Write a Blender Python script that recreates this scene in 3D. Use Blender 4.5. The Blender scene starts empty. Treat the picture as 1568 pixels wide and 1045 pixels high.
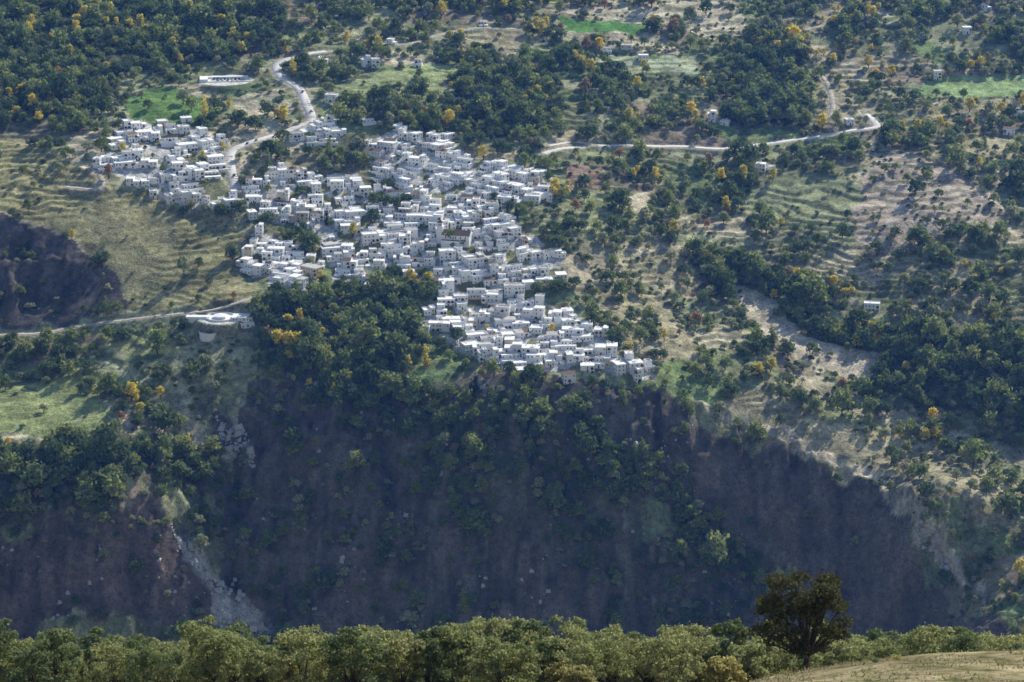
import bpy, math, random
import numpy as np
from mathutils import Vector
random.seed(7); rng=np.random.default_rng(11)
scene=bpy.context.scene
scene.view_settings.view_transform='Standard'
try: scene.view_settings.look='None'
except Exception: pass
scene.view_settings.exposure=0
# ------------------------------------------------------------------ camera
FPX=4033.0; PITCH=math.radians(17.0); CZ=800.0
cam=bpy.data.cameras.new("camera"); camo=bpy.data.objects.new("camera",cam)
scene.collection.objects.link(camo); scene.camera=camo
camo.location=(0,0,CZ); camo.rotation_euler=(math.pi/2-PITCH,0,0)
cam.sensor_width=36; cam.lens=36*FPX/1568; cam.clip_start=0.5; cam.clip_end=20000
cp,sp=math.cos(PITCH),math.sin(PITCH)
def ray(px,py):
    u=(np.asarray(px,float)-784)/FPX; v=(522.5-np.asarray(py,float))/FPX
    return u, cp+v*sp, -sp+v*cp
# ------------------------------------------------------------------ light
SA=math.radians(35); SE=math.radians(36)
sd=Vector((math.cos(SE)*math.sin(SA),math.cos(SE)*math.cos(SA),math.sin(SE)))
sun=bpy.data.lights.new("sun",'SUN'); sun.energy=5.0; sun.angle=math.radians(0.5); sun.color=(1,0.965,0.90)
suno=bpy.data.objects.new("sun",sun); scene.collection.objects.link(suno)
suno.rotation_euler=sd.to_track_quat('Z','Y').to_euler(); suno.location=(300,500,1500)
w=bpy.data.worlds.new("World"); scene.world=w; w.use_nodes=True
nt=w.node_tree; bg=nt.nodes['Background']; sky=nt.nodes.new('ShaderNodeTexSky'); sky.sky_type='NISHITA'
sky.sun_disc=False; sky.sun_elevation=SE; sky.sun_rotation=SA; sky.altitude=1200
nt.links.new(sky.outputs[0],bg.inputs[0]); bg.inputs[1].default_value=0.15
# ------------------------------------------------------------------ noise
TAB=rng.random((256,256))
def vnoise(x,y):
    xi=np.floor(x).astype(int); yi=np.floor(y).astype(int); fx=x-xi; fy=y-yi
    fx=fx*fx*(3-2*fx); fy=fy*fy*(3-2*fy)
    a=TAB[xi&255,yi&255]; b=TAB[(xi+1)&255,yi&255]; c=TAB[xi&255,(yi+1)&255]; d=TAB[(xi+1)&255,(yi+1)&255]
    return (a*(1-fx)+b*fx)*(1-fy)+(c*(1-fx)+d*fx)*fy
def fbm(x,y,o=4,g=0.5):
    s=0;a=1;t=0
    for i in range(o):
        s=s+a*vnoise(x*2**i+17.3*i,y*2**i+5.1*i); t+=a; a*=g
    return s/t
def sstep(a,b,x):
    t=np.clip((x-a)/(b-a),0,1); return t*t*(3-2*t)
def cells(x,y,sx,sy):
    xi=np.floor(x/sx).astype(int); yi=np.floor(y/sy).astype(int)
    best=np.full(x.shape,1e9); sec=np.full(x.shape,1e9); bid=np.zeros(x.shape,int)
    for i in(-1,0,1):
        for j in(-1,0,1):
            a=(xi+i)&255; b=(yi+j)&255
            d=np.hypot((xi+i+TAB[a,b])-x/sx,(yi+j+TAB[b,(a+7)&255])-y/sy)
            m=d<best; sec=np.where(m,best,np.minimum(sec,d)); best=np.where(m,d,best); bid=np.where(m,a*256+b,bid)
    return bid,sec-best
# ------------------------------------------------------------------ terrain control points
rows=[
(-60,[(-250,2530),(400,2550),(800,2590),(1200,2640),(1820,2650)]),
(0,[(-250,2410),(0,2420),(400,2440),(800,2480),(1200,2520),(1568,2520),(1820,2510)]),
(100,[(-250,2250),(0,2265),(400,2290),(800,2340),(1200,2380),(1568,2390),(1820,2380)]),
(200,[(-250,2115),(0,2130),(160,2125),(400,2150),(600,2160),(850,2195),(1100,2240),(1350,2240),(1568,2250),(1820,2240)]),
(300,[(-250,2010),(0,2020),(200,2030),(400,2050),(600,2065),(840,2060),(1000,2105),(1200,2125),(1400,2110),(1568,2130),(1820,2130)]),
(330,[(0,1990),(-250,1985)]),
(400,[(80,1960),(-150,1957),(250,1965),(400,1965),(600,1970),(840,1965),(1000,2000),(1200,2025),(1400,2020),(1568,2010),(1820,2010)]),
(480,[(80,1923),(-200,1920),(330,1890)]),
(500,[(420,1872),(600,1885),(750,1890),(900,1885),(1000,1905),(1200,1935),(1400,1935),(1568,1920),(1820,1920)]),
(590,[(-200,1828),(100,1832),(300,1820),(500,1815),(1200,1850),(1400,1858),(1568,1850),(1820,1850)]),
(608,[(800,1800),(1000,1806)]),
(660,[(-200,1765),(100,1770),(300,1787)]),
(700,[(500,1771),(800,1762),(1000,1771),(1240,1778),(1400,1782),(1568,1782),(1820,1785)]),
(790,[(-200,1690),(100,1692),(220,1702),(350,1737),(500,1740),(800,1736),(1000,1744),(1200,1752),(1410,1702),(1568,1712),(1820,1715)]),
(930,[(-200,1655),(100,1655),(220,1664),(350,1690),(500,1696),(800,1697),(1000,1703),(1200,1710),(1300,1704),(1530,1612),(1620,1620),(1820,1630)]),
(1000,[(0,1636),(400,1672),(800,1678),(1150,1690),(1400,1664),(1568,1575),(1820,1580)]),
]
P=[]
for py,l in rows:
    for px,Y in l:
        dx,dy,dz=ray(px,py); t=Y/dy; P.append((dx*t,Y,CZ+dz*t))
P+=[(-1500,3200,560),(0,3200,590),(1500,3200,600),(-2500,5000,1200),(0,5000,1250),(2500,5000,1250),
    (-1500,2200,330),(1500,2200,330),(-1500,1650,100),(1500,1650,110),(-1500,1450,40),(1500,1450,60),(-400,1500,52),(0,1500,30),(180,1500,40),(500,1450,60)]
P=np.array(P); n=len(P)
def phi(r2): return 0.5*r2*np.log(r2+1e-12)
S=1/500.
A=P[:,:2]*S
K=phi(((A[:,None]-A[None])**2).sum(2))+np.eye(n)*2e-4
Q=np.c_[np.ones(n),A]
M=np.block([[K,Q],[Q.T,np.zeros((3,3))]])
sol=np.linalg.solve(M,np.r_[P[:,2],0,0,0])
def tps(x,y):
    x=np.ravel(x)*S; y=np.ravel(y)*S
    out=sol[n]+sol[n+1]*x+sol[n+2]*y
    for i in range(n): out+=sol[i]*phi((x-A[i,0])**2+(y-A[i,1])**2)
    return out
def zfore(x,y):
    z=CZ-1.7-0.4578*y
    z=z+2.0*sstep(225,260,y)
    z=z-np.maximum(0,y-345)*0.0820*sstep(345,520,y)
    z=z+(5.0*sstep(2,34,x)+.6*sstep(30,50,x))*np.exp(-((y-190)/30)**2)
    z=z+(fbm(x/30,y/30,3)-0.5)*1.2*sstep(120,260,y)+(fbm(x/7,y/7,3)-0.5)*.7
    return z
gx=np.r_[np.linspace(-3200,-560,34)[:-1],np.arange(-560,-60,1.7),np.arange(-60,80,1.3),np.arange(80,560,1.7),np.linspace(561,3200,34)]
gy=np.r_[np.linspace(-300,140,12)[:-1],np.arange(140,400,2.0),np.linspace(400,1500,45)[:-1],np.arange(1500,2620,1.7),np.linspace(2622,5600,50)]
GX,GY=np.meshgrid(gx,gy); shp=GX.shape
cx=np.linspace(-3200,3200,321); cy=np.linspace(-300,5600,591)
def bil(ax,ay,Z,x,y):
    i=np.clip(np.searchsorted(ax,x)-1,0,len(ax)-2); j=np.clip(np.searchsorted(ay,y)-1,0,len(ay)-2)
    fx=np.clip((x-ax[i])/(ax[i+1]-ax[i]),0,1); fy=np.clip((y-ay[j])/(ay[j+1]-ay[j]),0,1)
    return (Z[j,i]*(1-fx)+Z[j,i+1]*fx)*(1-fy)+(Z[j+1,i]*(1-fx)+Z[j+1,i+1]*fx)*fy
fy2=cy[(cy>=1300)]
CX,CY=np.meshgrid(cx,fy2); CZG=tps(CX,CY).reshape(CX.shape)
Zr=bil(cx,fy2,CZG,GX,np.maximum(GY,1300))
wb=sstep(1400,1560,GY)
Z=zfore(GX,GY)*(1-wb)+Zr*wb
gyr=np.gradient(Z,axis=0)/np.gradient(GY,axis=0); gxr=np.gradient(Z,axis=1)/np.gradient(GX,axis=1)
slope=np.hypot(gxr,gyr)
far=sstep(1500,1600,GY)
steep=sstep(0.5,0.8,slope)*far
und=(fbm(GX/90,GY/90,4)-0.5)*16+(fbm(GX/22+9,GY/22,3)-0.5)*4
rid=1-np.abs(2*fbm(GX/40+3,GY/60+8,4,0.55)-1)
rid2=1-np.abs(2*fbm(GX/13+3,GY/38+8,3,0.55)-1)
und2=(rid-0.78)*24+(rid2-.75)*7+(fbm(GX/9,GY/9,4,.6)-0.5)*6
Zn=Z+far*und*0.8
gridZ=Zn
def H(x,y): return bil(gx,gy,gridZ,np.asarray(x,float),np.asarray(y,float))
tsY=np.arange(1520,2900,2.0)
def survey(pts):
    out=[]
    for px,py in pts:
        dx,dy,dz=ray(px,py); t=tsY/dy; X=dx*t; ZZ=CZ+dz*t; h=H(X,tsY)
        k=np.argmax(ZZ<h)
        if k==0: k=1 if ZZ[0]<h[0] else len(tsY)-1
        a=ZZ[k-1]-h[k-1]; b=ZZ[k]-h[k]; f=a/(a-b) if a!=b else 0
        out.append((X[k-1]+(X[k]-X[k-1])*f, tsY[k-1]+2*f))
    return np.array(out)
def inpoly(poly,x,y):
    c=np.zeros(np.shape(x),bool); m=len(poly); j=m-1
    for i in range(m):
        xi,yi=poly[i]; xj,yj=poly[j]
        if yi!=yj:
            k=((yi>y)!=(yj>y))&(x<(xj-xi)*(y-yi)/(yj-yi)+xi); c^=k
        j=i
    return c
# ------------------------------------------------------------------ land-use map
VILL=[
 ('A',[(155,245),(180,192),(290,192),(345,215),(340,265),(345,290),(372,322),(365,332),(280,318),(205,285),(160,258)],20),
 ('B',[(436,200),(470,190),(522,186),(520,216),(480,226),(436,216)],18),
 ('C',[(560,222),(600,200),(690,213),(735,262),(790,252),(845,285),(846,303),(760,318),(715,300),(640,285),(560,268)],-20),
 ('D',[(372,290),(425,258),(470,268),(545,262),(562,292),(640,287),(720,298),(785,335),(862,398),(850,432),(790,452),(700,444),(622,430),(600,396),(560,380),(520,385),(440,345),(375,330)],16),
 ('E',[(360,390),(392,352),(430,368),(490,405),(493,440),(430,452),(370,412)],-12),
 ('F',[(500,372),(555,385),(600,396),(592,440),(510,432)],6),
 ('G',[(630,490),(690,440),(800,448),(885,484),(950,538),(1004,572),(1000,586),(930,570),(880,566),(800,580),(765,560),(680,528),(640,503)],24)]
vill=[(nm,survey(p),a) for nm,p,a in VILL]
DRY=(0.45,0.40,0.26);PALE=(0.62,0.55,0.41);GRN=(0.16,0.26,0.08);SOIL=(0.32,0.23,0.18);CONC=(0.74,0.72,0.69);SCREE=(0.42,0.40,0.385);SC2=(.19,.175,.165);UNDER=(0.22,0.225,0.13)
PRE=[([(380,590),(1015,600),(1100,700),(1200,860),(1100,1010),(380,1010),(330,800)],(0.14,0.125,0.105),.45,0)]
ZON=[
 ([(0,215),(100,240),(160,285),(230,300),(280,325),(370,340),(365,380),(350,400),(400,445),(330,475),(200,475),(190,430),(120,370),(0,325),(-80,320),(-80,210)],(0.38,0.35,0.19),0.07,1.1),
 ([(100,205),(150,195),(160,240),(150,275),(100,240)],PALE,0.15,0.6),
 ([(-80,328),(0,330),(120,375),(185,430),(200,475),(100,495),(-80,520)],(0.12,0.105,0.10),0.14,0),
 ([(150,520),(250,505),(300,545),(320,555),(230,545),(150,535)],(0.44,0.43,0.21),0.03,.6),
 ([(-60,610),(0,600),(40,592),(120,590),(170,640),(150,665),(0,660),(-60,655)],(0.34,0.38,0.17),0.03,0),
 ([(0,550),(120,565),(240,600),(180,610),(0,575)],(0.29,0.32,0.13),0.3,.8),
 ([(195,165),(215,130),(265,135),(330,165),(300,190),(210,185)],GRN,0.08,0.3),
 ([(340,150),(440,130),(450,170),(380,180)],PALE,0.15,.6),
 ([(520,130),(640,95),(700,100),(690,125),(600,130),(540,150)],(0.36,0.41,0.20),0.08,.6),
 ([(480,150),(520,140),(700,135),(690,160),(560,175),(490,180)],(0.32,0.34,0.18),0.3,.6),
 ([(700,60),(760,40),(840,40),(840,70),(760,80)],DRY,0.25,.6),
 ([(855,30),(900,28),(985,40),(980,50),(870,50)],(0.14,0.30,0.08),0.0,0),
 ([(855,12),(1000,3),(1040,-20),(1110,-20),(1150,50),(1100,62),(1000,38),(900,26)],PALE,0.12,.8),
 ([(900,95),(930,85),(1000,92),(1070,83),(1065,115),(1010,110)],(0.48,0.52,0.35),0.06,0.4),
 ([(1435,112),(1500,118),(1640,105),(1640,140),(1500,150),(1380,148)],(0.32,0.42,0.19),0.05,0.2),
 ([(1370,150),(1640,145),(1640,260),(1480,235)],DRY,0.32,.7),
 ([(1185,275),(1290,270),(1380,300),(1370,330),(1260,360),(1200,350),(1120,320)],(0.36,0.38,0.22),0.10,.9),
 ([(1300,340),(1345,225),(1420,230),(1540,320),(1550,360),(1450,350),(1380,395),(1320,385)],(0.52,0.44,0.36),0.14,0.5),
 ([(1380,395),(1500,400),(1500,500),(1400,450)],DRY,0.35,.6),
 ([(930,380),(1050,395),(1060,440),(960,420)],DRY,0.18,0.6),
 ([(880,440),(1000,450),(1080,540),(1000,560),(930,500)],DRY,0.35,0.6),
 ([(850,310),(960,330),(1000,370),(900,370)],(.34,.35,.20),0.3,0.5),
 ([(1100,430),(1160,440),(1250,520),(1350,540),(1345,580),(1250,570),(1150,500)],(0.62,0.54,0.42),0.10,0.3),
 ([(1030,580),(1110,600),(1080,622),(1030,612)],(0.32,0.40,0.18),0.05,0),
 ([(1160,630),(1220,640),(1340,662),(1450,700),(1568,740),(1640,830),(1500,800),(1350,715),(1200,680)],DRY,0.32,0.5),
 ([(1060,612),(1200,652),(1330,716),(1410,778),(1500,880),(1545,935),(1500,905),(1400,800),(1320,742),(1180,682)],(0.68,0.60,0.46),0.14,0),
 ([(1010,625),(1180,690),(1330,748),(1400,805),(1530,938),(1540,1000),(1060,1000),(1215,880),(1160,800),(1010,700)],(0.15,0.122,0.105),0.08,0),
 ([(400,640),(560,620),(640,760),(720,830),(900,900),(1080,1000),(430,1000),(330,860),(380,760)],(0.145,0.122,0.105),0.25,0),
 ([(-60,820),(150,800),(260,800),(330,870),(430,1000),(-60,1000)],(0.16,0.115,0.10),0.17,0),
 ([(955,775),(1040,775),(1050,820),(990,825),(945,800)],(0.20,0.26,0.13),0.0,0),
 ([(955,305),(1000,290),(992,330),(968,325)],PALE,0.0,0),
 ([(855,250),(925,258),(925,290),(870,290)],SOIL,0.1,0.5),
 ([(1245,110),(1290,120),(1310,190),(1260,180)],DRY,0.25,0.4),
 ([(320,885),(350,885),(375,915),(425,975),(330,975)],SCREE,0.0,0),
 ([(258,808),(300,835),(325,885),(318,900),(290,870)],SCREE,0.05,0),
 ([(330,640),(372,655),(395,712),(370,705),(340,680)],SC2,0.2,0),
 ([(195,740),(240,765),(265,800),(190,795)],(0.27,0.22,0.17),0.1,0),
]
DENSE=[[(-80,-40),(440,-40),(430,70),(200,115),(150,175),(-80,195)],
 [(680,120),(850,100),(860,205),(740,210),(690,185)],
 [(395,452),(620,445),(640,500),(625,600),(500,650),(420,560)],
 [(1050,380),(1120,400),(1300,500),(1568,520),(1640,640),(1400,630),(1120,480)],
 [(620,600),(800,610),(1010,700),(1200,870),(1080,880),(900,840),(700,820)],
 [(-60,680),(330,690),(380,740),(180,740),(160,800),(-60,800)],
 [(1150,60),(1240,60),(1240,190),(1120,195),(1080,150)]]
zon=[(survey(p),c,d,t) for p,c,d,t in ZON]; dense=[survey(p) for p in DENSE]; pre=[(survey(p),c,d,t) for p,c,d,t in PRE]
ROADS=[([(832,236),(870,226),(905,222),(960,222),(1040,224),(1100,228),(1170,220),(1240,211),(1300,200),(1340,196),(1338,185),(1325,174)],6.5,0),
 ([(905,222),(880,214),(840,222)],4,0),
 ([(1272,180),(1275,160),(1268,130),(1255,112)],4.5,1),
 ([(500,78),(455,86),(425,100),(432,118),(458,135),(470,160),(476,184),(450,196),(400,212),(365,224),(352,236),(354,262),(362,292)],8,0),
 ([(-60,522),(60,510),(150,495),(230,485),(300,478),(350,468),(390,456)],3.5,1),
 ([(540,60),(600,68),(680,52),(740,42),(800,45)],4,1),
 ([(100,285),(150,290),(155,270),(140,255)],4,1)]
roads=[]
def smoothline(w,step=3.0):
    pts=[]
    w=np.vstack([2*w[0]-w[1],w,2*w[-1]-w[-2]])
    for i in range(1,len(w)-2):
        p0,p1,p2,p3=w[i-1],w[i],w[i+1],w[i+2]; m=max(2,int(np.hypot(*(p2-p1))/step))
        for k in range(m):
            t=k/m; pts.append(0.5*((2*p1)+(-p0+p2)*t+(2*p0-5*p1+4*p2-p3)*t*t+(-p0+3*p1-3*p2+p3)*t**3))
    pts.append(w[-2]); return np.array(pts)
for p,wd,kd in ROADS: roads.append([smoothline(survey(p)),wd,kd,None])
wx=GX+(fbm(GX/14,GY/14,3)-0.5)*18; wy=GY+(fbm(GX/14+40,GY/14,3)-0.5)*18
bid,edge=cells(wx+GY*.2,wy,62,34)
PAL=np.array([(0.25,0.26,0.15),(0.32,0.34,0.18),(0.50,0.44,0.31),(0.37,0.38,0.23),(0.24,0.31,0.13),(0.58,0.51,0.38),(0.32,0.27,0.20),(0.41,0.41,0.26)])
h1=(np.sin(bid*12.9898)*43758.5453)%1.0; h2=(np.sin(bid*78.233)*12543.123)%1.0
COL=PAL[(h1*8).astype(int)%8].copy()
nn=fbm(GX/35+5,GY/35,4)
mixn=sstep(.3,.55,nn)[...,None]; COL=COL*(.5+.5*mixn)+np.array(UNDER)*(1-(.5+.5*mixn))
DENS=0.12+0.68*h2
TER=np.where(h2<.6,.95,.3)*sstep(.32,.5,fbm(GX/80+11,GY/80,2))
sel=(GY>1500)
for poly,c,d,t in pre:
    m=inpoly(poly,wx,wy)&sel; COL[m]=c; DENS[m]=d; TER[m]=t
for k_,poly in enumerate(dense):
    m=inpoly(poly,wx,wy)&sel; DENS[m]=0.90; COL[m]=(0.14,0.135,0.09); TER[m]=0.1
for poly,c,d,t in zon:
    m=inpoly(poly,wx,wy)&sel; COL[m]=c; DENS[m]=d; TER[m]=t*(0.35+0.65*(fbm(GX[m]/40,GY[m]/40,2)>.45))
VM=np.zeros(shp,bool)
for nm,poly,a in vill:
    m=inpoly(poly,GX,GY)&sel; VM|=m
vn=fbm(GX/12,GY/12,2)[...,None]
COL=np.where(VM[...,None],np.where(vn>.55,np.array((.24,.24,.13)),np.array((0.60,0.58,0.56))),COL); DENS[VM]=0.03; TER[VM]=0
st=fbm(GX/18,GY/9+30,4); st2=fbm(GX/5,GY/5+30,3)
COL*=((0.5+1.0*st)*(.65+.7*st2))[...,None]
sr=fbm(GX/7+50,GY/30,4,.6)
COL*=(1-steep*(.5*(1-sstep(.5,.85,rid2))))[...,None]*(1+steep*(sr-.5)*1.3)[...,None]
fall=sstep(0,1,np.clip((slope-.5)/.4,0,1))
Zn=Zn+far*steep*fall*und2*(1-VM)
warp=(fbm(GX/70,GY/70,3)-0.5)*16+(fbm(GX/15,GY/15,2)-.5)*3
def terr(z,step=3.4):
    q=z/step; fl=np.floor(q); fr=q-fl
    return step*(fl+sstep(0.6,1.0,fr)*.88+0.12*fr), fr
zt,fr=terr(Zn+warp); zt=zt-warp
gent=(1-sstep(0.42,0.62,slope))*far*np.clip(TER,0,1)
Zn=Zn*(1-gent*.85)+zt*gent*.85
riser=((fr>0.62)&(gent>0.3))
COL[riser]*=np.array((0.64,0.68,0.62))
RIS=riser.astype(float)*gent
for rd in roads:
    pts,wd=rd[0],rd[1]
    zc=bil(gx,gy,Zn,pts[:,0],pts[:,1])
    k=np.ones(9)/9; zc=np.convolve(np.pad(zc,4,mode='edge'),k,mode='valid')
    D=np.full(shp,1e9); RZ=np.zeros(shp)
    for (x,y),z in zip(pts,zc):
        i0,i1=np.searchsorted(gx,[x-12,x+12]); j0,j1=np.searchsorted(gy,[y-12,y+12])
        d=np.hypot(GX[j0:j1,i0:i1]-x,GY[j0:j1,i0:i1]-y); s=D[j0:j1,i0:i1]; m=d<s
        s[m]=d[m]; RZ[j0:j1,i0:i1][m]=z
    b=1-sstep(wd/2+2.2,wd/2+6,D)
    Zn=np.where(b>0,Zn*(1-b)+RZ*b,Zn)
    m=D<wd/2+2.0+2*fbm(GX/8,GY/8,2); COL[m]=(0.44,0.40,0.31); DENS[D<wd/2+2.5]=0; rd[3]=zc
gridZ=Zn
def pad(px,py,r,dz=0.0,col=CONC):
    global gridZ
    c=survey([(px,py)])[0]; z=float(H(c[0],c[1]))+dz
    d=np.hypot(GX-c[0],GY-c[1]); b=1-sstep(r,r*1.35,d)
    gridZ=gridZ*(1-b)+z*b; COL[d<r]=col; DENS[d<r*1.2]=0
    return c[0],c[1],z
vp=pad(338,487,17); cpk=pad(345,124,24,0.5); chp=survey([(700,372)])[0]
gyr=np.gradient(gridZ,axis=0)/np.gradient(GY,axis=0); gxr=np.gradient(gridZ,axis=1)/np.gradient(GX,axis=1)
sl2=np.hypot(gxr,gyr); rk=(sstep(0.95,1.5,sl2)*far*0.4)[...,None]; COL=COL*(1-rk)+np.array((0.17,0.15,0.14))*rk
fg=GY<1400
fgn=fbm(GX/9,GY/9,4); fg2=fbm(GX/2.8,GY/2.8,3)
for c in range(3): COL[...,c]=np.where(fg,(0.34,0.28,0.16)[c]*(0.4+1.0*fgn)*np.where(fg2<.47,(.75,.82,.7)[c],1.1),COL[...,c])
# ------------------------------------------------------------------ materials
def mat(name): 
    m=bpy.data.materials.new(name); m.use_nodes=True; return m,m.node_tree.nodes,m.node_tree.links
def N(nodes,t,**k):
    x=nodes.new(t)
    for a,b in k.items(): setattr(x,a,b)
    return x
def simple(name,col,rough=0.9,ns=2.0,amp=0.25,objrand=0.0,bump=0.0):
    m,nd,lk=mat(name); b=nd['Principled BSDF']; b.inputs['Roughness'].default_value=rough
    b.inputs['Specular IOR Level'].default_value=0.2
    tc=N(nd,'ShaderNodeTexCoord'); no=N(nd,'ShaderNodeTexNoise'); no.inputs['Scale'].default_value=ns; no.inputs['Detail'].default_value=5
    lk.new(tc.outputs['Object'],no.inputs['Vector'])
    mr=N(nd,'ShaderNodeMapRange'); mr.inputs[1].default_value=0.3; mr.inputs[2].default_value=0.7; mr.inputs[3].default_value=1-amp; mr.inputs[4].default_value=1+amp*0.4
    lk.new(no.outputs[0],mr.inputs[0])
    val=mr.outputs[0]
    if objrand>0:
        oi=N(nd,'ShaderNodeObjectInfo'); m2=N(nd,'ShaderNodeMapRange'); m2.inputs[3].default_value=1-objrand; m2.inputs[4].default_value=1.0
        lk.new(oi.outputs['Random'],m2.inputs[0]); mm=N(nd,'ShaderNodeMath',operation='MULTIPLY'); lk.new(val,mm.inputs[0]); lk.new(m2.outputs[0],mm.inputs[1]); val=mm.outputs[0]
    vm=N(nd,'ShaderNodeVectorMath',operation='SCALE'); vm.inputs[0].default_value=col; lk.new(val,vm.inputs['Scale']); lk.new(vm.outputs[0],b.inputs['Base Color'])
    if bump>0:
        bp=N(nd,'ShaderNodeBump'); bp.inputs['Distance'].default_value=bump; lk.new(no.outputs[0],bp.inputs['Height']); lk.new(bp.outputs[0],b.inputs['Normal'])
    return m
def terrain_mat():
    m,nd,lk=mat("hillside_soil_grass"); b=nd['Principled BSDF']; b.inputs['Roughness'].default_value=1.0; b.inputs['Specular IOR Level'].default_value=0.0
    at=N(nd,'ShaderNodeAttribute',attribute_name='landuse'); tc=N(nd,'ShaderNodeTexCoord')
    n1=N(nd,'ShaderNodeTexNoise'); n1.inputs['Scale'].default_value=0.22; n1.inputs['Detail'].default_value=7; n1.inputs['Roughness'].default_value=0.72
    n2=N(nd,'ShaderNodeTexNoise'); n2.inputs['Scale'].default_value=0.7; n2.inputs['Detail'].default_value=3
    for q in (n1,n2): lk.new(tc.outputs['Object'],q.inputs['Vector'])
    r=N(nd,'ShaderNodeMapRange'); r.inputs[1].default_value=0.3; r.inputs[2].default_value=0.7; r.inputs[3].default_value=0.5; r.inputs[4].default_value=1.5; lk.new(n1.outputs[0],r.inputs[0])
    v=N(nd,'ShaderNodeVectorMath',operation='SCALE'); lk.new(at.outputs['Color'],v.inputs[0]); lk.new(r.outputs[0],v.inputs['Scale'])
    r2=N(nd,'ShaderNodeMapRange'); r2.inputs[1].default_value=0.53; r2.inputs[2].default_value=0.60; r2.inputs[4].default_value=0.7; lk.new(n2.outputs[0],r2.inputs[0])
    mx=N(nd,'ShaderNodeMixRGB',blend_type='MULTIPLY'); mx.inputs[2].default_value=(0.42,0.52,0.36,1); lk.new(r2.outputs[0],mx.inputs[0]); lk.new(v.outputs[0],mx.inputs[1]); lk.new(mx.outputs[0],b.inputs['Base Color'])
    bp=N(nd,'ShaderNodeBump'); bp.inputs['Distance'].default_value=2.0; bp.inputs['Strength'].default_value=0.8; lk.new(n1.outputs[0],bp.inputs['Height']); lk.new(bp.outputs[0],b.inputs['Normal'])
    return m
def foliage(name,c1,c2,trans=0.3):
    m,nd,lk=mat(name); nd.remove(nd['Principled BSDF']); out=nd['Material Output']
    oi=N(nd,'ShaderNodeObjectInfo'); ge=N(nd,'ShaderNodeNewGeometry')
    mx=N(nd,'ShaderNodeMixRGB'); mx.inputs[1].default_value=(*c1,1); mx.inputs[2].default_value=(*c2,1); lk.new(oi.outputs['Random'],mx.inputs[0])
    r=N(nd,'ShaderNodeMapRange'); r.inputs[3].default_value=0.6; r.inputs[4].default_value=1.4; lk.new(ge.outputs['Random Per Island'],r.inputs[0])
    v=N(nd,'ShaderNodeVectorMath',operation='SCALE'); lk.new(mx.outputs[0],v.inputs[0]); lk.new(r.outputs[0],v.inputs['Scale'])
    d=N(nd,'ShaderNodeBsdfDiffuse'); t=N(nd,'ShaderNodeBsdfTranslucent'); s=N(nd,'ShaderNodeMixShader'); s.inputs[0].default_value=trans
    lk.new(v.outputs[0],d.inputs[0]); lk.new(v.outputs[0],t.inputs[0]); lk.new(d.outputs[0],s.inputs[1]); lk.new(t.outputs[0],s.inputs[2]); lk.new(s.outputs[0],out.inputs[0])
    return m
M_wall=simple("whitewash",(0.92,0.92,0.92),0.9,0.6,0.04,0.06)
M_roof=simple("launa_clay_roof",(0.93,0.93,0.93),0.9,0.7,0.08,0.08)
M_roof2=simple("grey_launa_roof",(0.66,0.63,0.60),0.9,0.7,0.25,0.35)
M_glass=simple("window_glass",(0.035,0.04,0.05),0.3,1,0.2)
M_wood=simple("dark_wood",(0.12,0.07,0.04),0.8,3,0.4,0.3)
M_tile=simple("clay_tile",(0.26,0.18,0.14),0.9,2,0.35,0.3)
M_cream=simple("cream_render",(0.76,0.68,0.56),0.9,1,0.15,0.2)
M_bark=simple("bark",(0.09,0.07,0.05),0.95,6,0.4)
M_asph=simple("pale_road_surface",(0.76,0.74,0.72),0.9,0.3,0.2)
M_dirt=simple("dirt_track",(0.54,0.49,0.41),0.95,0.3,0.4)
# ------------------------------------------------------------------ terrain mesh
def mesh_from(name,co,faces,smooth=True):
    me=bpy.data.meshes.new(name); me.vertices.add(len(co)); me.vertices.foreach_set('co',np.asarray(co,np.float32).ravel())
    faces=np.asarray(faces,np.int32); k=faces.shape[1]
    me.loops.add(faces.size); me.loops.foreach_set('vertex_index',faces.ravel()); me.polygons.add(len(faces))
    me.polygons.foreach_set('loop_start',np.arange(0,faces.size,k,dtype=np.int32))
    try: me.polygons.foreach_set('loop_total',np.full(len(faces),k,np.int32))
    except Exception: pass
    me.update(calc_edges=True); me.validate()
    if smooth: me.polygons.foreach_set('use_smooth',np.ones(len(faces),bool))
    return me
ny,nx=shp; idx=np.arange(ny*nx).reshape(shp)
F=np.stack([idx[:-1,:-1],idx[:-1,1:],idx[1:,1:],idx[1:,:-1]],-1).reshape(-1,4)
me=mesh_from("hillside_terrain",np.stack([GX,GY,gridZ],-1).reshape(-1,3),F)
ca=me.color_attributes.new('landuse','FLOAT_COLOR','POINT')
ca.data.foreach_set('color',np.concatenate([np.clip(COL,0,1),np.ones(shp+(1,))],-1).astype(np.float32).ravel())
me.materials.append(terrain_mat()); ob=bpy.data.objects.new("hillside_terrain",me); scene.collection.objects.link(ob)
for pts,wd,kd,zc in roads:
    t=np.gradient(pts,axis=0); t/=np.linalg.norm(t,axis=1)[:,None]+1e-9; nrm=np.c_[-t[:,1],t[:,0]]
    L=pts+nrm*wd/2; R=pts-nrm*wd/2; m=len(pts)
    V=np.vstack([np.c_[L,zc+0.14],np.c_[R,zc+0.14],np.c_[L+nrm*.3,zc-0.6],np.c_[R-nrm*.3,zc-0.6]]); i=np.arange(m-1)
    Fr=np.vstack([np.c_[i,i+m,i+m+1,i+1],np.c_[i,i+1,i+1+2*m,i+2*m],np.c_[i+m,i+3*m,i+3*m+1,i+m+1]])
    nmr="dirt_track" if kd else "road"
    rm=mesh_from(nmr,V,Fr,False); rm.materials.append(M_dirt if kd else M_asph); scene.collection.objects.link(bpy.data.objects.new(nmr,rm))
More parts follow.
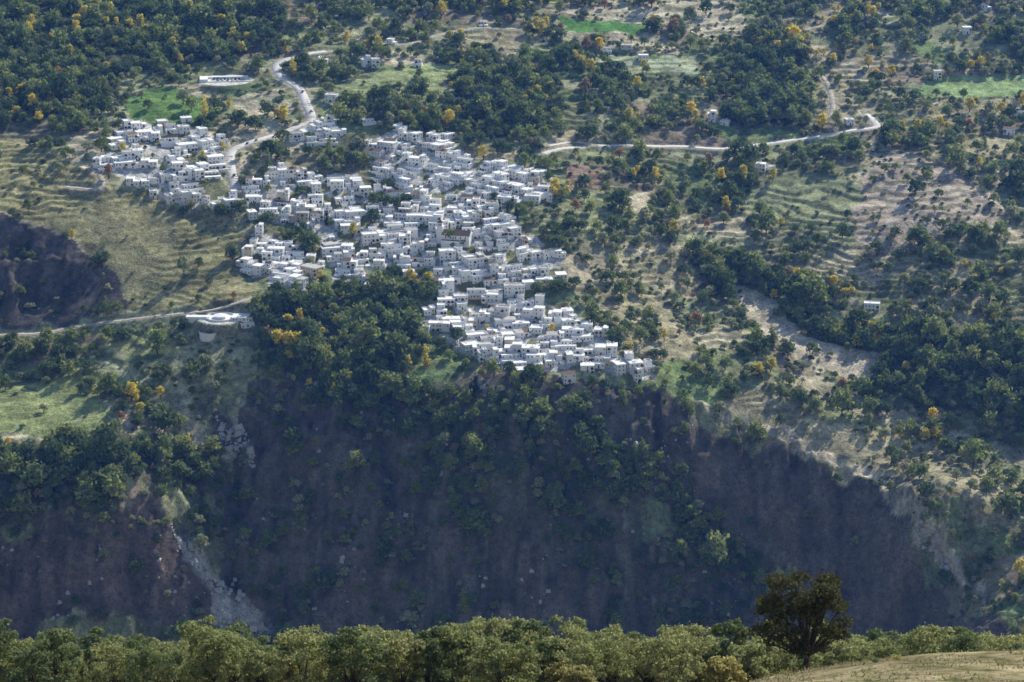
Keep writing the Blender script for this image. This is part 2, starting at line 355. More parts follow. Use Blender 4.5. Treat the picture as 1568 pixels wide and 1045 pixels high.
# ------------------------------------------------------------------ mesh builder
class B:
    def __init__(s): s.v=[];s.f=[];s.m=[]
    def box(s,x0,x1,y0,y1,z0,z1,m,top=None):
        k=len(s.v); s.v+=[(x0,y0,z0),(x1,y0,z0),(x1,y1,z0),(x0,y1,z0),(x0,y0,z1),(x1,y0,z1),(x1,y1,z1),(x0,y1,z1)]
        for q in ((0,1,5,4),(1,2,6,5),(2,3,7,6),(3,0,4,7)): s.f.append(tuple(k+a for a in q)); s.m.append(m)
        s.f.append((k+4,k+5,k+6,k+7)); s.m.append(m if top is None else top)
        s.f.append((k+3,k+2,k+1,k)); s.m.append(m)
    def tube(s,p,q,r0,r1,m,n=6,cap=True):
        p=Vector(p);q=Vector(q); d=(q-p).normalized(); a=d.orthogonal().normalized(); b=d.cross(a); k=len(s.v)
        for c,r in ((p,r0),(q,r1)):
            for i in range(n):
                t=2*math.pi*i/n; s.v.append(tuple(c+a*math.cos(t)*r+b*math.sin(t)*r))
        for i in range(n): s.f.append((k+i,k+(i+1)%n,k+n+(i+1)%n,k+n+i)); s.m.append(m)
        if cap: s.f.append(tuple(k+n+i for i in range(n))); s.m.append(m)
    def gable(s,x0,x1,y0,y1,z0,h,m,wm):
        k=len(s.v); ym=(y0+y1)/2; s.v+=[(x0,y0,z0),(x1,y0,z0),(x1,y1,z0),(x0,y1,z0),(x0,ym,z0+h),(x1,ym,z0+h)]
        s.f+=[(k,k+1,k+5,k+4),(k+2,k+3,k+4,k+5),(k+3,k,k+4),(k+1,k+2,k+5),(k+3,k+2,k+1,k)]; s.m+=[m,m,wm,wm,m]
    def obj(s,name,mats,smooth=False,link=True):
        me=bpy.data.meshes.new(name); me.from_pydata(s.v,[],s.f); 
        for q in mats: me.materials.append(q)
        me.polygons.foreach_set('material_index',s.m)
        if smooth: me.polygons.foreach_set('use_smooth',[True]*len(s.f))
        o=bpy.data.objects.new(name,me)
        if link: scene.collection.objects.link(o)
        return o
HM=[M_wall,M_roof,M_glass,M_wood,M_tile,M_cream,M_roof2]
def windows(b,x0,x1,y0,y1,base,top,R,wm=0):
    z=top-2.0; st=0
    while z>base+0.9 and st<4:
        for side in range(4):
            a0,a1=(x0,x1) if side in(0,2) else (y0,y1); L=a1-a0; nw=max(1,int(L/2.6))
            for i in range(nw):
                if R.random()<0.28: continue
                c=a0+L*(i+0.5)/nw+R.uniform(-.3,.3); big=R.random()<0.2; hw=0.85 if big else 0.45; h=1.6 if big else 1.15; mm=3 if R.random()<0.25 else 2
                zz0=z-(0.75 if big else 0.15)
                if side==0: b.box(c-hw,c+hw,y0-0.03,y0+.05,zz0,zz0+h,mm)
                elif side==2: b.box(c-hw,c+hw,y1-.05,y1+0.03,zz0,zz0+h,mm)
                elif side==1: b.box(x1-.05,x1+0.03,c-hw,c+hw,zz0,zz0+h,mm)
                else: b.box(x0-0.03,x0+.05,c-hw,c+hw,zz0,zz0+h,mm)
                if big and side==0:
                    b.box(c-1.2,c+1.2,y0-0.9,y0-0.002,zz0-0.18,zz0-0.03,0); b.box(c-1.2,c+1.2,y0-0.9,y0-0.82,zz0-0.027,zz0+0.75,3)
        z-=2.8; st+=1
def chimney(b,x,y,z,R):
    h=R.uniform(.9,1.5); b.tube((x,y,z-.1),(x,y,z+h),.36,.30,0,7); b.tube((x,y,z+h+.003),(x,y,z+h+.12),.5,.5,1,7); b.tube((x,y,z+h+.123),(x,y,z+h+.4),.2,.12,0,6)
def block(b,x0,x1,y0,y1,base,top,R,pitched=False):
    wm=5 if R.random()<0.05 else 0
    b.box(x0,x1,y0,y1,base,top,wm)
    if pitched:
        b.gable(x0-.3,x1+.3,y0-.3,y1+.3,top+.003,R.uniform(1.0,1.6),4,0)
    else:
        o=0.22; b.box(x0-o,x1+o,y0-o,y1+o,top+.003,top+.22,0,6 if R.random()<.18 else 1)
        if R.random()<0.5:
            zt=top+.223; h=R.uniform(.25,.8); t=.22
            b.box(x0-.1,x1+.1,y0-.1,y0+t,zt,zt+h,0); b.box(x0-.1,x1+.1,y1-t,y1+.1,zt,zt+h,0)
            b.box(x0-.1,x0+t,y0+t+.002,y1-t-.002,zt,zt+h,0); b.box(x1-t,x1+.1,y0+t+.002,y1-t-.002,zt,zt+h,0)
    windows(b,x0,x1,y0,y1,base,top,R)
def house(cx_,cy_,ang,w_,d_,R):
    c,s=math.cos(ang),math.sin(ang)
    xs=np.array([-1,1,1,-1,0])*w_/2; ys=np.array([-1,-1,1,1,0])*d_/2
    zz=H(cx_+xs*c-ys*s,cy_+xs*s+ys*c); base=zz.min()-1.2; zm=float(zz.mean()); top=zm+R.choice([2.6,3.0,3.8,4.6,5.4,6.6])
    o0=base; b=B(); bs=0; tp=top-o0
    typ=R.random(); hw,hd=w_/2,d_/2
    pit=R.random()<0.07
    if typ<0.3: block(b,-hw,hw,-hd,hd,bs,tp,R,pit)
    elif typ<0.65:
        k=R.uniform(-.3,.3)*w_; dz=R.choice([-2.6,-1.4,1.2,2.2])
        block(b,-hw,k,-hd,hd,bs,tp,R,pit); block(b,k+.01,hw,-hd+R.uniform(.3,2),hd-.4,bs,max(tp+dz,3),R)
    else:
        k=R.uniform(-.15,.2)*d_
        block(b,-hw,hw,-hd,k,bs,max(tp-2.6,2.8),R); block(b,-hw+R.uniform(0.3,2),hw-R.uniform(.3,1.5),k+.01,hd,bs,tp+R.uniform(0,1),R,pit)
    if not pit:
        for i in range(R.choice([0,1,1,2])): chimney(b,R.uniform(-.35,.35)*w_,hd*R.uniform(.3,.8),tp+.1,R)
    if R.random()<0.25:
        z=tp+.25; x=R.uniform(-.3,.1)*w_; b.box(x,x+2.6,-1.2,1.2,z+2.0,z+2.15,4)
        for q in (x+.1,x+2.3): 
            for yy in (-1.1,.9): b.box(q,q+.2,yy,yy+.2,z-.3,z+1.998,0)
    if R.random()<0.6: b.box(-.5,.5,-hd-.04,-hd+.05,max(0.9,float(zz[:2].mean())-o0),max(0.9,float(zz[:2].mean())-o0)+2.1,3)
    o=b.obj("white_house",HM); o.location=(cx_,cy_,o0); o.rotation_euler=(0,0,ang)
R=random.Random(5); placed=[]; gaps=[]
rp=np.vstack([r[0] for r in roads]); ch_ok=np.array(chp)
GARD=survey([(470,372),(455,365),(480,385),(590,312),(605,318),(620,312),(590,425),(600,410),(645,440),(770,315),(785,322),(540,370),(530,360),(500,350),(410,340),(730,470),(555,350),(845,350),(380,270),(620,455),(430,290),(300,245),(640,235),(655,420),(240,260),(690,300),(675,295),(400,300),(700,480),(820,520),(460,300),(570,345),(770,390),(900,530),(215,225),(265,215),(500,300),(640,370),(610,250),(320,300)])
for nm,poly,adeg in vill:
    a=math.radians(adeg); c,s=math.cos(a),math.sin(a); ctr=poly.mean(0)
    v=-200.0; row=0
    while v<200:
        dep=R.uniform(7.0,9.5); u=-300.0+R.uniform(0,5)
        while u<300:
            wd=R.choice([6,7,8,9,10.5,13,16]); um=u+wd/2; vm=v+dep/2+R.uniform(-1.6,1.6)
            x=ctr[0]+um*c-vm*s; y=ctr[1]+um*s+vm*c
            if inpoly(poly,np.array([x+R.uniform(-4,4)]),np.array([y+R.uniform(-4,5)]))[0]:
                ok=np.min(np.hypot(rp[:,0]-x,rp[:,1]-y))>9 and np.hypot(*(ch_ok-[x,y]))>17 and np.min(np.hypot(GARD[:,0]-x,GARD[:,1]-y))>8
                if placed:
                    pa=np.array(placed); ok=ok and np.min(np.hypot(pa[:,0]-x,pa[:,1]-y))>6.3
                if ok and R.random()>(0.24 if nm in 'AB' else 0.13):
                    house(x,y,a+R.uniform(-.18,.18)+(fbm(np.array([x/60]),np.array([y/60]),2)[0]-.5)*1.6,wd-R.uniform(0,.5),dep,R); placed.append((x,y))
                else: gaps.append((x,y))
            u+=wd+(R.uniform(1,3) if R.random()<0.2 else 0)
        row+=1; v+=dep+(3.4 if row%2==0 else 0.6)
print("houses",len(placed))
for px,py,wd in [(565,190,12),(510,97,10),(495,100,8),(1335,470,12),(1165,262,8),(870,582,9),(1110,190,8),(1435,120,7),(960,75,10),(640,102,8),(600,68,8),(1560,180,12),(1545,205,10),(508,157,10),(378,497,10),(985,92,9),(560,100,8),(1480,50,8),(740,38,8),(1300,190,7),(1090,185,7),(930,78,8),(1510,15,8),(1180,262,6),(575,103,7),(285,185,9),(150,255,6)]:
    x,y=survey([(px,py)])[0]; house(x,y,R.uniform(-.4,.4),wd,7,R); placed.append((x,y))
# ------------------------------------------------------------------ church
b=B()
b.box(-11,11,-5,5,-3,8.5,0); b.gable(-11.4,11.4,-5.5,5.5,8.503,3.4,4,0)
b.box(-11,4,-8.2,-5.003,-3,4.8,0,4); b.box(-16,-11.003,-2.6,2.6,-3,14,0); b.box(-16.3,-10.7,-2.9,2.9,14.003,14.35,1)
b.box(-15.4,-11.6,-2.0,2.0,14.353,17.2,0)
for sx in (-14.4,-12.9): 
    b.box(sx,sx+.8,-2.05,-1.95,14.9,16.6,2); b.box(sx,sx+.8,1.95,2.05,14.9,16.6,2)
b.box(-15.45,-15.35,-.5,.5,14.9,16.6,2)
k=len(b.v); b.v+=[(-15.7,-2.3,17.203),(-11.3,-2.3,17.203),(-11.3,2.3,17.203),(-15.7,2.3,17.203),(-13.5,0,19.4)]; b.f+=[(k,k+1,k+4),(k+1,k+2,k+4),(k+2,k+3,k+4),(k+3,k,k+4)]; b.m+=[4]*4
for i in range(5): b.box(-8+i*4-.4,-8+i*4+.4,-5.04,-4.95,6,7.6,2)
b.tube((-13.5,0,19.3),(-13.5,0,20.8),.06,.05,3,5)
o=b.obj("village_church",HM); o.location=(chp[0],chp[1],float(H(chp[0],chp[1]))-1.5); o.rotation_euler=(0,0,math.radians(-14))
# ------------------------------------------------------------------ viewpoint terrace + restaurant
b=B()
def ring(b,cx,cy,r,z0,z1,t,m,a0=0,a1=2*math.pi,n=28):
    for i in range(n):
        p=a0+(a1-a0)*i/n; q=a0+(a1-a0)*(i+1)/n; k=len(b.v)
        for rr in (r,r-t):
            for zz in (z0,z1):
                for g in (p,q): b.v.append((cx+rr*math.cos(g),cy+rr*math.sin(g),zz))
        b.f+=[(k,k+1,k+3,k+2),(k+5,k+4,k+6,k+7),(k+2,k+3,k+7,k+6)]; b.m+=[m]*3
b.tube((0,0,-8),(0,0,.2),11,11,0,32); ring(b,0,0,11.15,.1,1.3,.35,0)
b.tube((0,0,2.0),(0,0,2.6),5.5,0.6,1,20); b.tube((0,0,.2),(0,0,2.0),.2,.2,3,6)
b.box(-26,-8,-3,5,-6,.8,0,1); b.box(-26,-8,-3.2,-3.003,-6,1.6,0)
b.tube((-7,-15,-12),(-7,-15,-6.5),7.5,7.5,0,28); ring(b,-7,-15,7.7,-7,-5.7,.4,0)
b.box(9,22,-8,3,-7,2.5,0,1); windows(b,9,22,-8,3,-4,2.5,R)
o=b.obj("round_viewpoint_terrace",HM); o.location=vp
b=B(); b.box(-22,20,7,11,-3,1.6,0,1); b.box(-22,-15,-8,6.9,-4,2.6,0,1); b.box(-14.9,22,-9,-8.6,-4,0.9,0); windows(b,-22,-15,-8,6.9,-2,2.6,R)
o=b.obj("car_park_building",HM); o.location=cpk; o.rotation_euler=(0,0,.12)
paints=[simple("car_paint_"+k,c,0.35,1,0.05) for k,c in (("white",(.75,.75,.75)),("grey",(.3,.31,.33)),("dark",(.05,.06,.08)),("red",(.4,.04,.03)))]
M_tyre=simple("tyre",(.03,.03,.03))
def carmesh(i):
    b=B(); prof=[(-2.1,.35),(-2.15,.85),(-1.95,.98),(-1.6,1.42),(.35,1.45),(1.05,.98),(2.0,.82),(2.1,.4)]
    k=len(b.v)
    for y in (-.85,.85):
        for x,z in prof: b.v.append((x,y*(0.82 if z>1.2 else 1),z))
    m=len(prof)
    for j in range(m): b.f.append((k+j,k+(j+1)%m,k+m+(j+1)%m,k+m+j)); b.m.append(1 if j in(2,4) else 0)
    b.f.append(tuple(k+j for j in range(m-1,-1,-1))); b.m.append(0); b.f.append(tuple(k+m+j for j in range(m))); b.m.append(0)
    b.box(-1.4,.5,-.80,.80,1.02,1.3,1)
    for x in(-1.3,1.3):
        for y in(-.9,.72): b.tube((x,y,.33),(x,y+.18,.33),.33,.33,2,10)
    return b.obj("parked_car",[paints[i],M_glass,M_tyre],link=False).data
cms=[carmesh(i) for i in range(4)]
def car(x,y,a,z=None):
    o=bpy.data.objects.new("parked_car",R.choice(cms[:3]*3+cms[3:])); scene.collection.objects.link(o); o.location=(x,y,(float(H(x,y)) if z is None else z)+.03); o.rotation_euler=(0,0,a)
for i in range(9): car(cpk[0]-10+i*3.1,cpk[1]+3.0,1.57+.12,cpk[2])
for i in range(5): car(cpk[0]-6+i*4.2,cpk[1]-4.0,1.57,cpk[2])
for px,py in [(380,221),(395,216),(357,250),(360,268),(463,142),(472,170)]:
    x,y=survey([(px,py)])[0]; j=np.argmin(np.hypot(rp[:,0]-x,rp[:,1]-y)); car(rp[j,0]+1.6,rp[j,1]+.5,1.4)
# ------------------------------------------------------------------ trees
def leafcloud(lobes,nl,size,r,shell=0.5,flat=0.9):
    vol=np.array([l[3]**2 for l in lobes]); vol=vol/vol.sum()
    li=r.choice(len(lobes),nl,p=vol); L=np.array(lobes)
    d=r.normal(size=(nl,3)); d[:,2]=np.where(d[:,2]<-.3,-d[:,2]*.6,d[:,2]); d/=np.linalg.norm(d,axis=1)[:,None]
    rad=shell+(1-shell)*r.random(nl)**0.7; rad*=1+0.2*r.normal(size=nl)
    P=L[li,:3]+d*(rad*L[li,3])[:,None]*np.c_[np.ones(nl),np.ones(nl),L[li,4]]
    nr=d+r.normal(size=(nl,3))*flat; nr/=np.linalg.norm(nr,axis=1)[:,None]
    a=np.cross(nr,r.normal(size=(nl,3))); a/=np.linalg.norm(a,axis=1)[:,None]; c=np.cross(nr,a)
    s=size*(0.6+0.8*r.random(nl))[:,None]
    q=np.stack([P-a*s*.6,P-c*s*.42+a*s*.1,P+a*s*.6,P+c*s*.5],1)
    return q.reshape(-1,3),np.arange(nl*4).reshape(-1,4)
def tree(name,h,cw,kind,nl,size,seed,fmat,trunkfrac=.3,nlobe=9,nlimb=6,tr=None,lr=.25):
    r=np.random.default_rng(seed); lobes=[]
    ch=h*(1-trunkfrac)
    if kind=='col':
        for i in range(nlobe):
            t=(i+.5)/nlobe; lobes.append((r.normal()*cw*.1,r.normal()*cw*.1,h*trunkfrac*.4+t*h*(1-trunkfrac*.4)*.93,cw*.5*(1-0.65*t**1.6)*(.8+.35*r.random()),1.25))
    elif kind=='bush':
        for i in range(nlobe):
            an=r.random()*6.28; rr=cw*.33*r.random()**.5; lobes.append((math.cos(an)*rr,math.sin(an)*rr,h*(.35+.25*r.random()),cw*.26*(.7+.6*r.random()),.9))
    elif kind=='open':
        for i in range(nlobe):
            an=i*2.4+r.random()*1.2; zf=r.random()**.8; env=math.sqrt(max(.05,1-(zf*1.15-.3)**2)); rr=cw*.42*env*r.random()**.42
            lobes.append((math.cos(an)*rr,math.sin(an)*rr*.95,h*trunkfrac+ch*(.1+.82*zf),cw*lr*(.6+.8*r.random()),.8))
    else:
        for i in range(nlobe):
            an=i*2.4+r.random(); t=(i+.3)/nlobe; rr=cw*.36*math.sqrt(max(.05,1-(t*1.05-.25)**2))*(.55+.6*r.random())*(1-.6*t)
            lobes.append((math.cos(an)*rr,math.sin(an)*rr,h*trunkfrac+ch*(.22+.62*t),cw*lr*(.7+.6*r.random()),.85))
    q,f=leafcloud(lobes,nl,size,r)
    b=B(); lean=(r.normal()*.04*h,r.normal()*.04*h); tr=tr or h*.028
    z1=h*max(trunkfrac,.15)*1.1
    b.tube((0,0,-1.0),(lean[0]*.4,lean[1]*.4,z1),tr*1.3,tr*.85,1,7)
    for l in lobes[:nlimb]:
        mid=((l[0]+lean[0]*.4)*.5,(l[1]+lean[1]*.4)*.5,(z1+l[2])*.5-.05*h*.5)
        b.tube((lean[0]*.4,lean[1]*.4,z1-.1),mid,tr*.6,tr*.38,1,5); b.tube(mid,l[:3],tr*.38,tr*.12,1,5)
    nb=len(b.v); me=bpy.data.meshes.new(name)
    V=np.vstack([np.array(b.v),q]); faces=list(b.f)+[tuple(x) for x in (f+nb)]
    me.from_pydata(V.tolist(),[],faces); me.materials.append(fmat); me.materials.append(M_bark)
    me.polygons.foreach_set('material_index',[1]*len(b.f)+[0]*len(f))
    return bpy.data.objects.new(name,me)
FM=dict(
 dark=foliage("oak_foliage_dark",(.10,.15,.065),(.17,.225,.085),.4),
 mid=foliage("chestnut_foliage_green",(.20,.27,.09),(.33,.37,.13),.45),
 olive=foliage("olive_foliage",(.32,.36,.19),(.43,.45,.27),.4),
 yel=foliage("autumn_yellow_foliage",(.82,.68,.12),(.62,.56,.14),.5),
 rust=foliage("autumn_rust_foliage",(.48,.28,.14),(.38,.29,.17),.45),
 cyp=foliage("cypress_foliage",(.03,.06,.025),(.045,.075,.035),.15),
 bare=foliage("bare_twigs",(.38,.34,.29),(.32,.28,.24),.2),
 scrub=foliage("scrub_foliage",(.27,.30,.15),(.38,.38,.23),.3))
SP=[("a_oak",8,9,'r',300,1.1,'dark',.15,9),("b_oak",7,9.5,'r',310,1.1,'dark',.12,10),("c_chestnut",10,9,'r',340,1.1,'mid',.15,11),("d_chestnut",8,7.5,'r',280,1.0,'mid',.18,8),
 ("e_olive",6,6.5,'r',240,.9,'olive',.18,8),("f_olive",5,6,'r',210,.85,'olive',.16,7),("g_yellow",9,7,'r',330,.95,'yel',.15,9),("h_yellow_poplar",12,4.5,'col',330,.85,'yel',.1,9),
 ("i_rust",7,6,'r',240,.9,'rust',.18,8),("j_cypress",13,3.6,'col',330,.8,'cyp',.05,9),("k_poplar",13,4.8,'col',380,.9,'mid',.08,10),("l_bush",2.4,4,'bush',110,.75,'dark',.1,5),
 ("m_bush",2.2,3.8,'bush',100,.7,'scrub',.1,5),("n_bare",6,5,'r',170,.6,'bare',.25,8),("o_oak",9,11,'r',380,1.15,'dark',.15,13)]
col=bpy.data.collections.new("tree_species")
for i,(nm,h,cw,kd,nl,sz,fm,tf,nb) in enumerate(SP):
    o=tree(nm,h,cw,kd,nl,sz,100+i,FM[fm],tf,nb); col.objects.link(o)
st=4.8; ys_=np.arange(1540,2610,st); xs_=np.arange(-545,545,st); X,Y=np.meshgrid(xs_,ys_); X=X.ravel()+rng.uniform(-.5,.5,X.size)*st; Y=Y.ravel()+rng.uniform(-.5,.5,Y.size)*st
k=np.abs(X)<Y*.208+35; X=X[k];Y=Y[k]
D=bil(gx,gy,DENS,X,Y); RR=bil(gx,gy,RIS,X,Y); cl=fbm(X/24,Y/24,3); ED=bil(gx,gy,edge,X,Y)
prob=D*(0.28+1.6*sstep(.38,.62,cl)); prob=np.where(D<.45,prob+RR*.28*(D>.01),prob)
prob=prob+np.where((ED<.09)&(D>.1)&(D<.8),.35,0)
prob=np.where(D>.85,np.maximum(prob,.7),prob)
keep=rng.random(len(X))<prob*0.60
X=X[keep];Y=Y[keep];D=D[keep];cl=cl[keep]
dm=np.ones(len(X),bool)
for (x,y) in placed: dm&=(np.abs(X-x)>6.5)|(np.abs(Y-y)>6.5)
for (x,y) in placed[-27:]: dm&=~((np.abs(X-x)<7)&(Y<y)&(Y>y-16))
low=np.zeros(len(X),bool)
for pts,wd,kd,zc in roads:
    far_=17 if kd==0 else 9
    for (x,y) in pts[::2]:
        nr_=(np.abs(X-x)<5)&(Y<y)&(Y>y-far_); low|=nr_
for (x,y,z),rr in ((vp,26),(cpk,32)): low|=(np.abs(X-x)<rr)&(Y<y)&(Y>y-rr-18)
for poly,c,d,t in zon:
    if d<=.08 and c not in (SCREE,SC2):
        low|=inpoly(poly,X,Y+12)&~inpoly(poly,X,Y)&(rng.random(len(X))<.6)
dm&=~(low&(rng.random(len(X))<.5))
X=X[dm];Y=Y[dm];D=D[dm];cl=cl[dm];low=low[dm]; m=len(X)
u=rng.random(m); typ=np.zeros(m,int)
right=(X>60)&(D<.85)
yz=fbm(X/50+70,Y/50,2)
rav=(Y<1800)&(X>-190)&(X<150)
for i in range(m):
    r=u[i]
    if low[i]: opts,pr=[11,12],[.5,.5]
    elif rav[i]: opts,pr=[0,1,14,2,3,4,5,10,11,12,8],[.1,.08,.06,.24,.2,.16,.1,.03,.08,.1,.008]
    elif D[i]>.85: opts,pr=[0,1,14,2,3,4,6,8,13,11],[.18,.15,.14,.2,.13,.1,.01+.13*(yz[i]>.6),.015,.025,.05]
    elif D[i]<.2: opts,pr=[0,3,4,5,11,12,8],[.1,.08,.1,.1,.28,.3,.006]
    elif right[i]: opts,pr=[0,1,2,3,4,5,6,8,10,11,12,13],[.10,.08,.1,.1,.2,.16,.005+.10*(yz[i]>.62),.015,.005,.12,.18,.03]
    else: opts,pr=[0,1,14,2,3,4,5,6,7,8,10,11,12],[.13,.1,.06,.15,.12,.12,.09,.006+.13*(yz[i]>.62),.005,.015,.01,.1,.12]
    c=np.cumsum(pr); typ[i]=opts[min(len(opts)-1,int(np.searchsorted(c,r*c[-1])))]
sc=np.exp(rng.normal(0,.28,m))*(0.66+.55*cl)
sc[D>.85]*=1.1
sc[rav]*=1.08
EX=[]
def ex(t,s,pts):
    for p in pts: EX.append((p[0],p[1],t,s))
ex(6,1.4,[(15,165),(35,150),(50,170),(70,175),(10,140),(60,190),(25,180),(80,160),(225,60),(240,70),(215,45),(295,35),(370,85),(380,70),(355,70),(45,60),(50,45),(115,55),(830,55),(890,105),(905,115),(880,95),(1190,80),(1165,75),(1340,125),(1365,120),(1420,205),(1440,195),(1235,90),(1275,100),(1330,105),(820,50),(835,42),(1000,40),(1430,525),(1390,510),(1185,460),(655,440),(640,445),(630,438),(540,365),(1030,360),(1110,325),(470,540),(460,500),(850,300),(740,245),(1180,570),(1160,580),(1420,550)])
ex(2,1.5,[(300,720),(315,735),(620,625),(600,610),(640,620),(590,605),(800,650),(570,625),(285,700),(325,700),(720,690),(740,755),(830,640),(460,820),(380,770)])
ex(7,1.1,[(500,575),(503,600),(510,612),(495,590)])
ex(8,1.0,[(265,70),(270,85),(250,65),(285,75),(635,185),(625,175),(655,175),(645,180),(1300,30)])
ex(9,1.0,[(757,320),(766,325),(777,332),(785,318),(790,335),(728,600),(722,610),(500,345),(604,300)])
ex(10,1.2,[(1110,400),(1095,395),(1120,410),(900,170),(912,160),(600,500),(610,520),(545,520),(860,725),(870,735),(1180,530),(955,620)])
ex(0,1.3,[(468,375),(480,380),(455,368),(590,318),(605,320),(575,315),(620,312),(590,430),(605,425),(470,385),(845,355),(410,345),(615,450),(575,470),(860,825),(650,430),(570,345),(460,300)])
ex(14,1.2,[(700,140),(720,150),(690,180),(740,170),(760,150),(1150,130),(650,200),(1470,200),(1370,365),(1290,365),(1340,390)])
ew=survey([(e[0],e[1]) for e in EX])
gs=[g for g in gaps if R.random()<.62]
AX=np.r_[X,ew[:,0],[g[0] for g in gs]]; AY=np.r_[Y,ew[:,1],[g[1] for g in gs]]
AT=np.r_[typ,[e[2] for e in EX],[R.choice([3,4,5,0,11,6,0,3]) for g in gs]]; AS=np.r_[sc,[e[3]*R.uniform(.85,1.15) for e in EX],[R.uniform(.45,.9) for g in gs]]
AZ=H(AX,AY)-.3; m=len(AX); print("trees",m)
me=bpy.data.meshes.new("woodland"); me.vertices.add(m); me.vertices.foreach_set('co',np.c_[AX,AY,AZ].astype(np.float32).ravel())
a=me.attributes.new('kind','INT','POINT'); a.data.foreach_set('value',AT.astype(np.int32))
a=me.attributes.new('rot','FLOAT_VECTOR','POINT'); a.data.foreach_set('vector',np.c_[rng.normal(0,.05,m),rng.normal(0,.05,m),rng.uniform(0,6.28,m)].astype(np.float32).ravel())
a=me.attributes.new('siz','FLOAT_VECTOR','POINT'); a.data.foreach_set('vector',(AS[:,None]*np.c_[rng.uniform(.85,1.15,m),rng.uniform(.85,1.15,m),rng.uniform(.8,1.2,m)]).astype(np.float32).ravel())
wo=bpy.data.objects.new("woodland",me); scene.collection.objects.link(wo)
ng=bpy.data.node_groups.new("woodland_scatter","GeometryNodeTree")
ng.interface.new_socket("Geometry",in_out='INPUT',socket_type='NodeSocketGeometry'); ng.interface.new_socket("Geometry",in_out='OUTPUT',socket_type='NodeSocketGeometry')
gi=ng.nodes.new('NodeGroupInput'); go=ng.nodes.new('NodeGroupOutput'); ci=ng.nodes.new('GeometryNodeCollectionInfo'); ip=ng.nodes.new('GeometryNodeInstanceOnPoints')
ci.inputs['Collection'].default_value=col; ci.inputs['Separate Children'].default_value=True; ci.inputs['Reset Children'].default_value=True
def na(nm,dt):
    x=ng.nodes.new('GeometryNodeInputNamedAttribute'); x.data_type=dt; x.inputs['Name'].default_value=nm; return x.outputs[0]
e2=ng.nodes.new('FunctionNodeEulerToRotation')
ng.links.new(gi.outputs[0],ip.inputs['Points']); ng.links.new(ci.outputs[0],ip.inputs['Instance']); ip.inputs['Pick Instance'].default_value=True
ng.links.new(na('kind','INT'),ip.inputs['Instance Index']); ng.links.new(na('rot','FLOAT_VECTOR'),e2.inputs[0]); ng.links.new(e2.outputs[0],ip.inputs['Rotation']); ng.links.new(na('siz','FLOAT_VECTOR'),ip.inputs['Scale'])
ng.links.new(ip.outputs[0],go.inputs[0]); md=wo.modifiers.new("scatter",'NODES'); md.node_group=ng
# ------------------------------------------------------------------ foreground oaks
F1=foliage("holm_oak_foliage_near",(.29,.32,.13),(.41,.41,.18),.5); F2=foliage("holm_oak_foliage_gold",(.48,.42,.15),(.38,.36,.15),.5); F3=foliage("holm_oak_foliage_dark_near",(.17,.21,.09),(.23,.27,.12),.45)
fgm=[]
for i,(h,cw,fm) in enumerate([(7,6.5,F1),(6,6.2,F1),(7.5,6.5,F3),(5,5.5,F1),(6.2,5.5,F3),(3.6,4.5,F2),(6.8,7,F1),(5.5,5,F2)]):
    fgm.append(tree("oak_tree",h,cw,'open',3800,.22,300+i,fm,.12,36,nlimb=14,tr=.12,lr=.105).data)
bsh=[tree("scrub_bush",1.3,2.0,'bush',700,.13,400+i,fm,.05,8,nlimb=3,tr=.04).data for i,fm in enumerate([F1,F3,F2])]
def zpix(px,Y):
    return (px-784)/FPX*Y/ (cp-0.12*sp)
for j in range(440):
    Yd=R.uniform(238,350); px=R.uniform(-120,1690); x=zpix(px,Yd)
    if px<430 and Yd<258: 
        if R.random()<.8: continue
    if px>1120 and Yd<250: continue
    mi=R.choice([0,1,2,3,4,5,6,0,1,3,6,4]); o=bpy.data.objects.new("oak_tree",fgm[mi]); scene.collection.objects.link(o); s=R.uniform(.70,1.25)
    o.location=(x,Yd,float(H(x,Yd))-.2); o.rotation_euler=(0,0,R.uniform(0,6.28)); o.scale=(s,s,s*R.uniform(.85,1.1))
for j in range(110):
    if j<55: Yd=R.uniform(225,250); px=R.uniform(-60,700)
    else: Yd=R.uniform(180,232); px=R.uniform(1000,1640)
    x=zpix(px,Yd); o=bpy.data.objects.new("scrub_bush",R.choice(bsh)); scene.collection.objects.link(o); s=R.uniform(.3,1.0)*(1 if j<55 else .6)
    o.location=(x,Yd,float(H(x,Yd))-.1); o.rotation_euler=(0,0,R.uniform(0,6.28)); o.scale=(s,s,s)
lt=tree("lone_oak_tree",8.7,9.8,'open',12500,.20,78,foliage("lone_oak_foliage",(.10,.10,.042),(.105,.105,.05),.42),.18,50,nlimb=34,tr=.26,lr=.088); scene.collection.objects.link(lt)
Yl=198; xl=zpix(1232,Yl); lt.location=(xl,Yl,float(H(xl,Yl))-.1)
r=np.random.default_rng(9); ng_=60000
tx=r.uniform(-60,75,ng_); ty=r.uniform(150,262,ng_); kk=fbm(tx/4,ty/4,3)>.45; tx=tx[kk];ty=ty[kk];ng_=len(tx)
tz=H(tx,ty); an=r.uniform(0,3.14,ng_); hh=r.uniform(.06,.28,ng_); ww=r.uniform(.04,.14,ng_)
q=np.stack([np.c_[tx-np.cos(an)*ww,ty-np.sin(an)*ww,tz-.05],np.c_[tx+np.cos(an)*ww,ty+np.sin(an)*ww,tz-.05],np.c_[tx+r.normal(0,.12,ng_),ty+r.normal(0,.12,ng_),tz+hh]],1).reshape(-1,3)
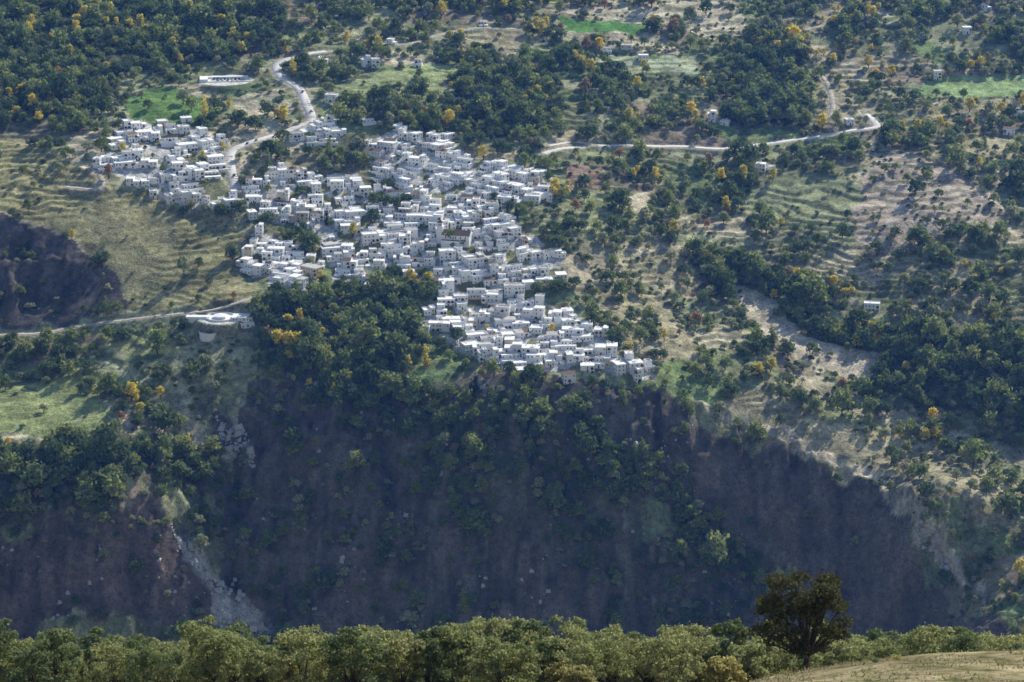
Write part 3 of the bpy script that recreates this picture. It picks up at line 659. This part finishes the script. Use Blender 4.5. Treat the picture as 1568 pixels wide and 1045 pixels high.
gm=mesh_from("dry_grass",q,np.arange(ng_*3).reshape(-1,3),False); gm.materials.append(foliage("dry_grass_blades",(.36,.31,.17),(.36,.31,.17),.3)); scene.collection.objects.link(bpy.data.objects.new("dry_grass",gm))
rv=[];rf=[]
SC=[(z[0],420) for z in zon if z[1] in (SCREE,SC2)]+[(survey([(1400,790),(1450,830),(1475,880),(1440,870),(1400,820)]),420),(pre[0][0],900),(survey([(-60,820),(150,800),(260,800),(330,870),(430,1000),(-60,1000)]),300)]
for poly,cnt_ in SC:
    lo=poly.min(0);hi=poly.max(0)
    for i in range(cnt_):
        x=r.uniform(lo[0],hi[0]);y=r.uniform(lo[1],hi[1])
        if not inpoly(poly,np.array([x]),np.array([y]))[0]: continue
        if cnt_ in (900,300) and fbm(np.array([x/18]),np.array([y/30]),2)[0]<.55: continue
        z=float(H(x,y)); s=.3+r.exponential(.45); k=len(rv)
        for v in ((-1,-1,-1),(1,-1,-1),(1,1,-1),(-1,1,-1),(-.7,-.7,1),(.7,-.7,1),(.7,.7,1),(-.7,.7,1)):
            j=r.normal(0,.25,3); rv.append((x+(v[0]+j[0])*s,y+(v[1]+j[1])*s,z+(v[2]*.7+j[2])*s))
        rf+=[(k,k+1,k+5,k+4),(k+1,k+2,k+6,k+5),(k+2,k+3,k+7,k+6),(k+3,k,k+4,k+7),(k+4,k+5,k+6,k+7)]
rm=mesh_from("scree_rocks",np.array(rv),np.array(rf),False); rm.materials.append(simple("pale_rock",(.52,.50,.48),.9,1,.4)); scene.collection.objects.link(bpy.data.objects.new("scree_rocks",rm))
# ------------------------------------------------------------------ valley haze (real participating medium)
b=B(); b.box(-1600,1600,-60,3400,-60,1150,0)
m,nd,lk=mat("valley_haze"); nd.remove(nd['Principled BSDF']); vs=nd.new('ShaderNodeVolumeScatter'); vs.inputs['Color'].default_value=(.13,.35,1,1); vs.inputs['Density'].default_value=0.45e-4; vs.inputs['Anisotropy'].default_value=.3
lk.new(vs.outputs[0],nd['Material Output'].inputs['Volume']); hz=b.obj("haze",[m])
print("done")
